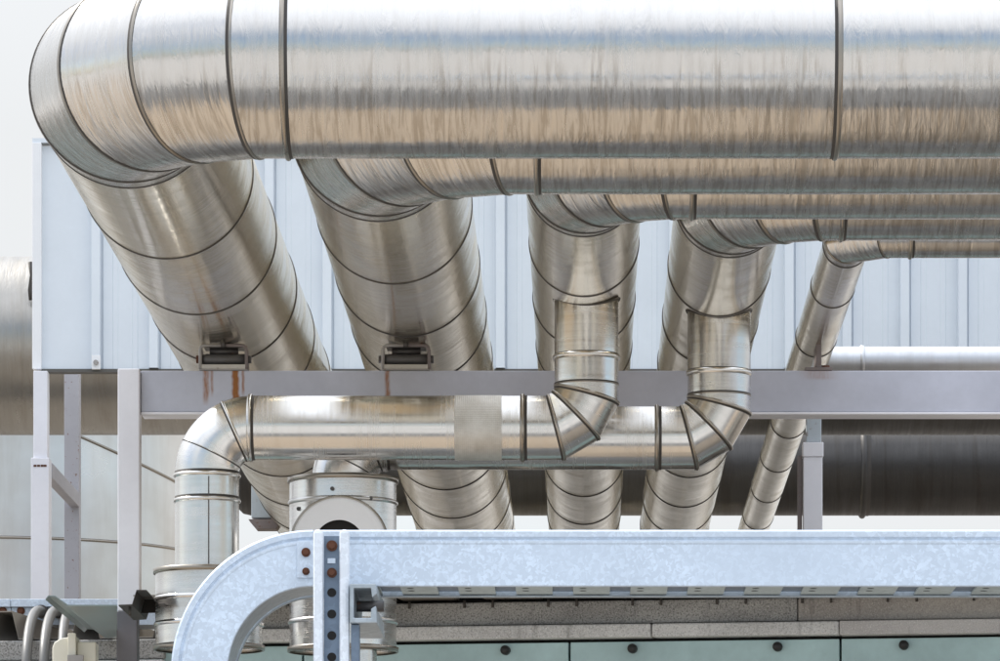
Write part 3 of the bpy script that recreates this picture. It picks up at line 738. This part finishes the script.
# profile: (height from bottom 0..1, depth offset) outer face then back
prof = [(0, .022), (0, .001), (.015, 0), (.74, 0), (.765, -.002), (.80, -.0025), (.83, .0005), (.845, .002), (.86, .0005), (.875, -.004), (.97, -.005), (1.0, -.001), (1.0, .028), (.965, .028), (.96, .004), (.03, .004), (.03, .022)]
def sweep(path, name, D0, par, mat='galv', back=False):
    """path: list of (base point, up direction)"""
    s = MB(); rows = []
    for p, up in path:
        rows.append([Vector(p) + up * (h * hgt) + Vector((0, (-d if back else d), 0)) for h, d in prof])
    n = len(prof)
    for i in range(len(rows) - 1):
        for k in range(n):
            k2 = (k + 1) % n; s.poly([rows[i][k], rows[i][k2], rows[i + 1][k2], rows[i + 1][k]])
    s.poly(rows[0]); s.poly(rows[-1][::-1])
    return s.build(name, M[mat], par)
wdt = .29
zb3 = P(0, 586, DT).z; xj = (313 - VX) * DT / F
ctr = P(313, 672, DT); Rin = px(86, DT)
arc = []
for k in range(0, 33):
    t = math.radians(100) * k / 32
    u = Vector((-math.sin(t), 0, math.cos(t))); arc.append((Vector((ctr.x, 0, ctr.z)) + u * Rin, u))
for off, bk in ((DT, False), (DT + wdt, True)):
    sweep([((2.6, off, zb3), Z_), ((xj + .004, off, zb3), Z_)], 'side_rail', DT, root, 'galv' if not bk else 'galv_dull', bk)
    sweep([(p + Vector((0, off + .0, 0)), u) for p, u in arc], 'bend_rail', DT, root, 'galv' if not bk else 'galv_dull', bk)
s = MB()
for k in range(32):
    (p, u), (q, w) = arc[k], arc[k + 1]
    s.poly([p + Vector((0, DT + .024, 0)) + u * .004, q + Vector((0, DT + .024, 0)) + w * .004, q + Vector((0, DT + wdt - .024, 0)) + w * .004, p + Vector((0, DT + wdt - .024, 0)) + u * .004], True)
s.build('bend_floor', M['galv_dull'], root)
x = xj + .06
while x < 2.45:
    s = MB(); s.box((x, DT + .005, zb3 + .006), (x + .082, DT + wdt - .005, zb3 + .011)); rg = s.build('rung', M['rung'], root)
    s = MB()
    for q in (.06, .12, .18):
        s.disk((x + .022, DT + q, zb3 + .0055), Z_, .008, 12)
    s.build('rung_holes', M['void'], rg)
    x += .128
s = MB(); s.box((xj + .01, DT + .023, zb3 + .0125), (2.55, DT + wdt - .023, zb3 + .016)); s.build('tray_floor', M['galv_inner'], root)
# splice plate and bolts
a, b = P(297, 578, DT), P(313, 541, DT)
s = MB(); s.box((a.x, DT - .005, a.z), (b.x + .02, DT - .0005, b.z)); sp = s.build('splice_plate', M['galv'], root, .001)
def bolt(par, x, y, D, r=.009, mat='rust'):
    p = P(x, y, D); s = MB(); s.tube([(p.x, D, p.z), (p.x, D - .006, p.z)], r * 1.25, 18); s.tube([(p.x, D - .0055, p.z), (p.x, D - .014, p.z)], r * .8, 6)
    return s.build('bolt', M[mat], par)
bolt(sp, 306, 552.5, DT - .005, .008); bolt(sp, 306, 571.5, DT - .005, .0065)
# inner cable tray lid edge
# perforated strut
DU = 10.93
root = thing('strut_channel', 'upright perforated galvanised strut with rusty bolts, holding the tray bend', 'strut', P(331, 700, DU))
wl, wr = P(314, 0, DU).x, P(350, 0, DU).x; top = P(0, 531, DU).z; fl = px(10, DU)
s = MB(); s.box((wl, DU - .035, -.0), (wl + fl, DU - .002, top)); s.build('strut_flange', M['strut'], root, .008)
s = MB(); s.box((wr - fl, DU - .035, -.0), (wr, DU - .002, top)); s.build('strut_flange', M['strut'], root, .008)
s = MB(); s.box((wl + fl + .0005, DU - .009, -.0), (wr - fl - .0005, DU - .003, top - .012)); web = s.build('strut_web', M['galv_inner'], root)  # web coloured dark blue for the shade inside the channel
xm = (wl + wr) / 2
y = 592
i = 0
while y < 720:
    p = P(0, y + 1, DU); s = MB(); s.tube([(xm, DU - .0085, p.z), (xm, DU - .0102, p.z)], .0098, 20); s.build('slot', M['void'], web); y += 21.5
bolt(root, 332, 546, DU - .009, .0095); bolt(root, 332, 573, DU - .009, .0085)
p = P(332, 562, DU); s = MB(); s.box((p.x - .009, DU - .012, p.z - .004), (p.x + .008, DU - .0095, p.z + .007)); s.build('slot_tab', M['galv'], web)
# end-on C bracket
root = thing('bracket_channel', 'short C-shaped steel channel seen end-on beside the perforated strut', 'bracket', P(365, 625, DU))
def q(x, y): v = P(x, y, DU); return (v.x, v.z)
out = [(351, 586), (377, 586), (378, 596), (373, 600), (372, 590.5), (355, 590.5), (355, 620), (372, 620), (372, 611), (377, 608), (378, 625), (351, 625)]
s = MB(); s.prism([Vector((q(*o)[0], 0, q(*o)[1])) for o in out], (0, DU - .055, 0), (0, DU + .36, 0)); s.build('channel', M['galv_dull'], root, .002)
s = MB(); v = P(361, 606, DU); s.tube([(v.x - .01, DU + .01, v.z), (v.x + .05, DU + .01, v.z)], .012, 6); s.build('bolt', M['dark_steel'], root)
s = MB(); v0, v1 = P(351.5, 625, DU), P(360, 700, DU); s.box((v0.x, DU - .03, -.0), (v1.x, DU + .01, v0.z - .001)); s.build('leg', M['galv_inner'], root, .002)

# ------------------------------------------------------------------ low tray, conduits, box at lower left
DLt = 18.55
root = thing('low_tray', 'low galvanised wiring tray with rusty bolts along the roof edge at left', 'cable tray', P(30, 625, DLt))
zl0, zl1 = P(0, 625, DLt).z, P(0, 599.5, DLt).z
for a, b in ((-60, 11), (11.5, 160)):
    x0, x1 = P(a, 0, DLt).x, P(b, 0, DLt).x
    s = MB(); s.box((x0, DLt, zl0), (x1, DLt + .2, zl1 - .03)); s.build('tray_side', M['galv'], root, .002)
    s = MB(); s.box((x0, DLt - .02, zl1 - .029), (x1, DLt + .22, zl1)); s.build('tray_lid', M['galv'], root, .002)
bolt(root, 3, 611, DLt, .012); bolt(root, 21, 611, DLt, .012); bolt(root, -15, 611, DLt, .012)
p = P(33, 611, DLt); s = MB(); s.box((p.x, DLt - .002, p.z - .004), (p.x + .05, DLt - .0005, p.z + .006)); s.build('slot', M['void'], root)
# folded ribs under the low tray are part of the building roof (left roof)
for i, (x1, x0, w, lb) in enumerate(((42, 28, 5, 'leftmost of three grey bent conduits coming out of the low tray'), (59, 45, 5, 'middle one of three grey bent conduits coming out of the low tray'), (74, 66, 4.6, 'rightmost of three grey bent conduits, ending behind the cream box'))):
    D0, D1 = DLt - .002, DLt - .62
    a = P(x1, 612, D0)
    bx = P(x0, 660, D1).x
    pts = [a]; r0 = px(w, DLt)
    for k in range(1, 13):
        t = PI / 2 * k / 12
        pts.append(Vector((a.x + (bx - a.x) * (1 - math.cos(t)) * .8, a.y - .62 * math.sin(t) if True else 0, a.z - .30 * (1 - math.cos(t)))))
    pts.append(Vector((bx, pts[-1].y, pts[-1].z - .3))); pts.append(Vector((bx, pts[-1].y, 0.2)))
    root = thing('bent_conduit', lb, 'conduit', tuple(a), 'grey conduits bending down from the low tray')
    MB().tube(pts, r0, 20).build('conduit_tube', M['conduit'], root)
    d = (pts[1] - pts[0]).normalized()
    MB().tube([a - d * .0, a + d * .03], r0 * 1.35, 20).build('coupling', M['dark_steel'], root)
DJ = 17.3
root = thing('junction_box', 'cream plastic junction box with a rounded cover at the bottom left', 'electrical box', P(75, 661, DJ))
a, b = P(54, 690, DJ), P(78, 637, DJ)
s = MB(); 
pf = [(0, 0), (b.x - a.x, 0), (b.x - a.x, b.z - a.z), (px(8, DJ), b.z - a.z - px(3, DJ)), (px(2, DJ), b.z - a.z - px(7, DJ)), (0, b.z - a.z - px(12, DJ))]
s.prism([Vector((p[0], 0, p[1])) for p in pf], (a.x, DJ - .06, a.z), (a.x, DJ + .06, a.z)); s.build('cover', M['box'], root, .006)
a, b = P(70, 690, DJ), P(78, 635, DJ); s = MB(); s.box((a.x, DJ - .075, a.z), (b.x, DJ - .061, b.z)); s.build('cover_rim', M['box'], root, .003)
a, b = P(78.3, 690, DJ), P(97, 643, DJ); s = MB(); s.box((a.x, DJ - .045, a.z), (b.x, DJ + .06, b.z)); s.build('back_box', M['box'], root, .004)
a, b = P(70, 661, DJ), P(86, 657, DJ); s = MB(); s.box((a.x, DJ - .09, a.z - .02), (b.x, DJ - .0755, b.z)); s.build('latch', M['grey_steel'], root, .002)

# ------------------------------------------------------------------ ground, light, sky
def ground_mat(name, c0, c1, c2):
    m, nt, b = newmat(name)
    ob = nd(nt, 'ShaderNodeTexCoord').outputs['Object']
    a = noise(nt, mapped(nt, ob, (.35, .35, .35)), 1, 8, .65); f = noise(nt, mapped(nt, ob, (30, 30, 30)), 1, 4)
    c = mixc(nt, ramp(nt, a, .3, .7), c0, c1); c = mixc(nt, ramp(nt, f, .4, .7, 0, .4), c, c2)
    nt.links.new(c, b.inputs['Base Color']); b.inputs['Roughness'].default_value = .9
    return m
s = MB(); s.poly([(-1500, -1500, 0), (1500, -1500, 0), (1500, 1500, 0), (-1500, 1500, 0)])
g = s.build('ground', ground_mat('concrete_yard', (.40, .39, .375), (.33, .325, .315), (.25, .245, .24))); g['kind'] = 'structure'; g['label'] = 'pale concrete yard ground below the pipes'
s = MB(); s.box((-60, 9.3, -.2), (60, 12.3, .005))
g = s.build('road', ground_mat('asphalt', (.13, .132, .136), (.10, .10, .10), (.17, .17, .17))); g['kind'] = 'structure'; g['label'] = 'asphalt lane along the building'
s = MB(); s.box((-60, 12.3, -.2), (60, 16.4, .12))
g = s.build('pavement', ground_mat('tan_paving', (.36, .295, .225), (.29, .24, .185), (.2, .17, .14)), bevel=.02); g['kind'] = 'structure'; g['label'] = 'tan paved strip below the pipes'

SUN = Vector((-.50, .40, .77)).normalized()
w = bpy.data.worlds.new('World'); SC.world = w; w.use_nodes = True; nt = w.node_tree; nt.nodes.clear()
out = nd(nt, 'ShaderNodeOutputWorld'); bg = nd(nt, 'ShaderNodeBackground'); nt.links.new(bg.outputs[0], out.inputs[0])
sky = nd(nt, 'ShaderNodeTexSky', sky_type='NISHITA'); sky.sun_disc = False
sky.sun_elevation = math.asin(SUN.z); sky.sun_rotation = math.atan2(SUN.x, SUN.y); sky.dust_density = 2.0; sky.air_density = 1.0
gen = nd(nt, 'ShaderNodeTexCoord').outputs['Generated']
cl = noise(nt, mapped(nt, gen, (1.3, 1.3, 3.2), (.3, .8, 0)), 1.6, 7, .58, .3)
sx = nd(nt, 'ShaderNodeSeparateXYZ'); nt.links.new(gen, sx.inputs[0])
up = ramp(nt, sx.outputs[2], .18, .78, 0, 1); ahead = ramp(nt, sx.outputs[1], -.2, .6, 0, .6)
cover = mathn(nt, 'ADD', mathn(nt, 'MULTIPLY', up, .9), ahead)
mask = ramp(nt, mathn(nt, 'ADD', cl, mathn(nt, 'MULTIPLY', cover, .42)), .50, .70, .15, 1.0)
white = mixc(nt, up, (4.3, 4.4, 4.48), (8.8, 9.3, 10.2))
c = mixc(nt, mask, sky.outputs[0], white)
nt.links.new(c, bg.inputs[0]); bg.inputs[1].default_value = .115
sl = bpy.data.lights.new('sun', 'SUN'); sl.energy = 3.4; sl.angle = math.radians(.53); sl.color = (1, .95, .88)
so = bpy.data.objects.new('sun', sl); C.objects.link(so); so.rotation_euler = SUN.to_track_quat('Z', 'Y').to_euler()

cam = bpy.data.cameras.new('camera'); co = bpy.data.objects.new('camera', cam); C.objects.link(co)
co.location = (0, 0, EYE); co.rotation_euler = (PI / 2, 0, 0)
cam.sensor_fit = 'HORIZONTAL'; cam.sensor_width = 36; cam.lens = 36 * F / 1000
cam.shift_x = -(VX - 500) / 1000; cam.shift_y = (VY - 330.5) / 1000
cam.clip_start = .5; cam.clip_end = 4000
SC.camera = co
SC.view_settings.view_transform = 'Standard'; SC.view_settings.look = 'None'; SC.view_settings.gamma = 1; SC.view_settings.use_curve_mapping = False
SC.view_settings.exposure = .78
SC.cycles.use_denoising = True
SC.cycles.max_bounces = 10; SC.cycles.glossy_bounces = 6
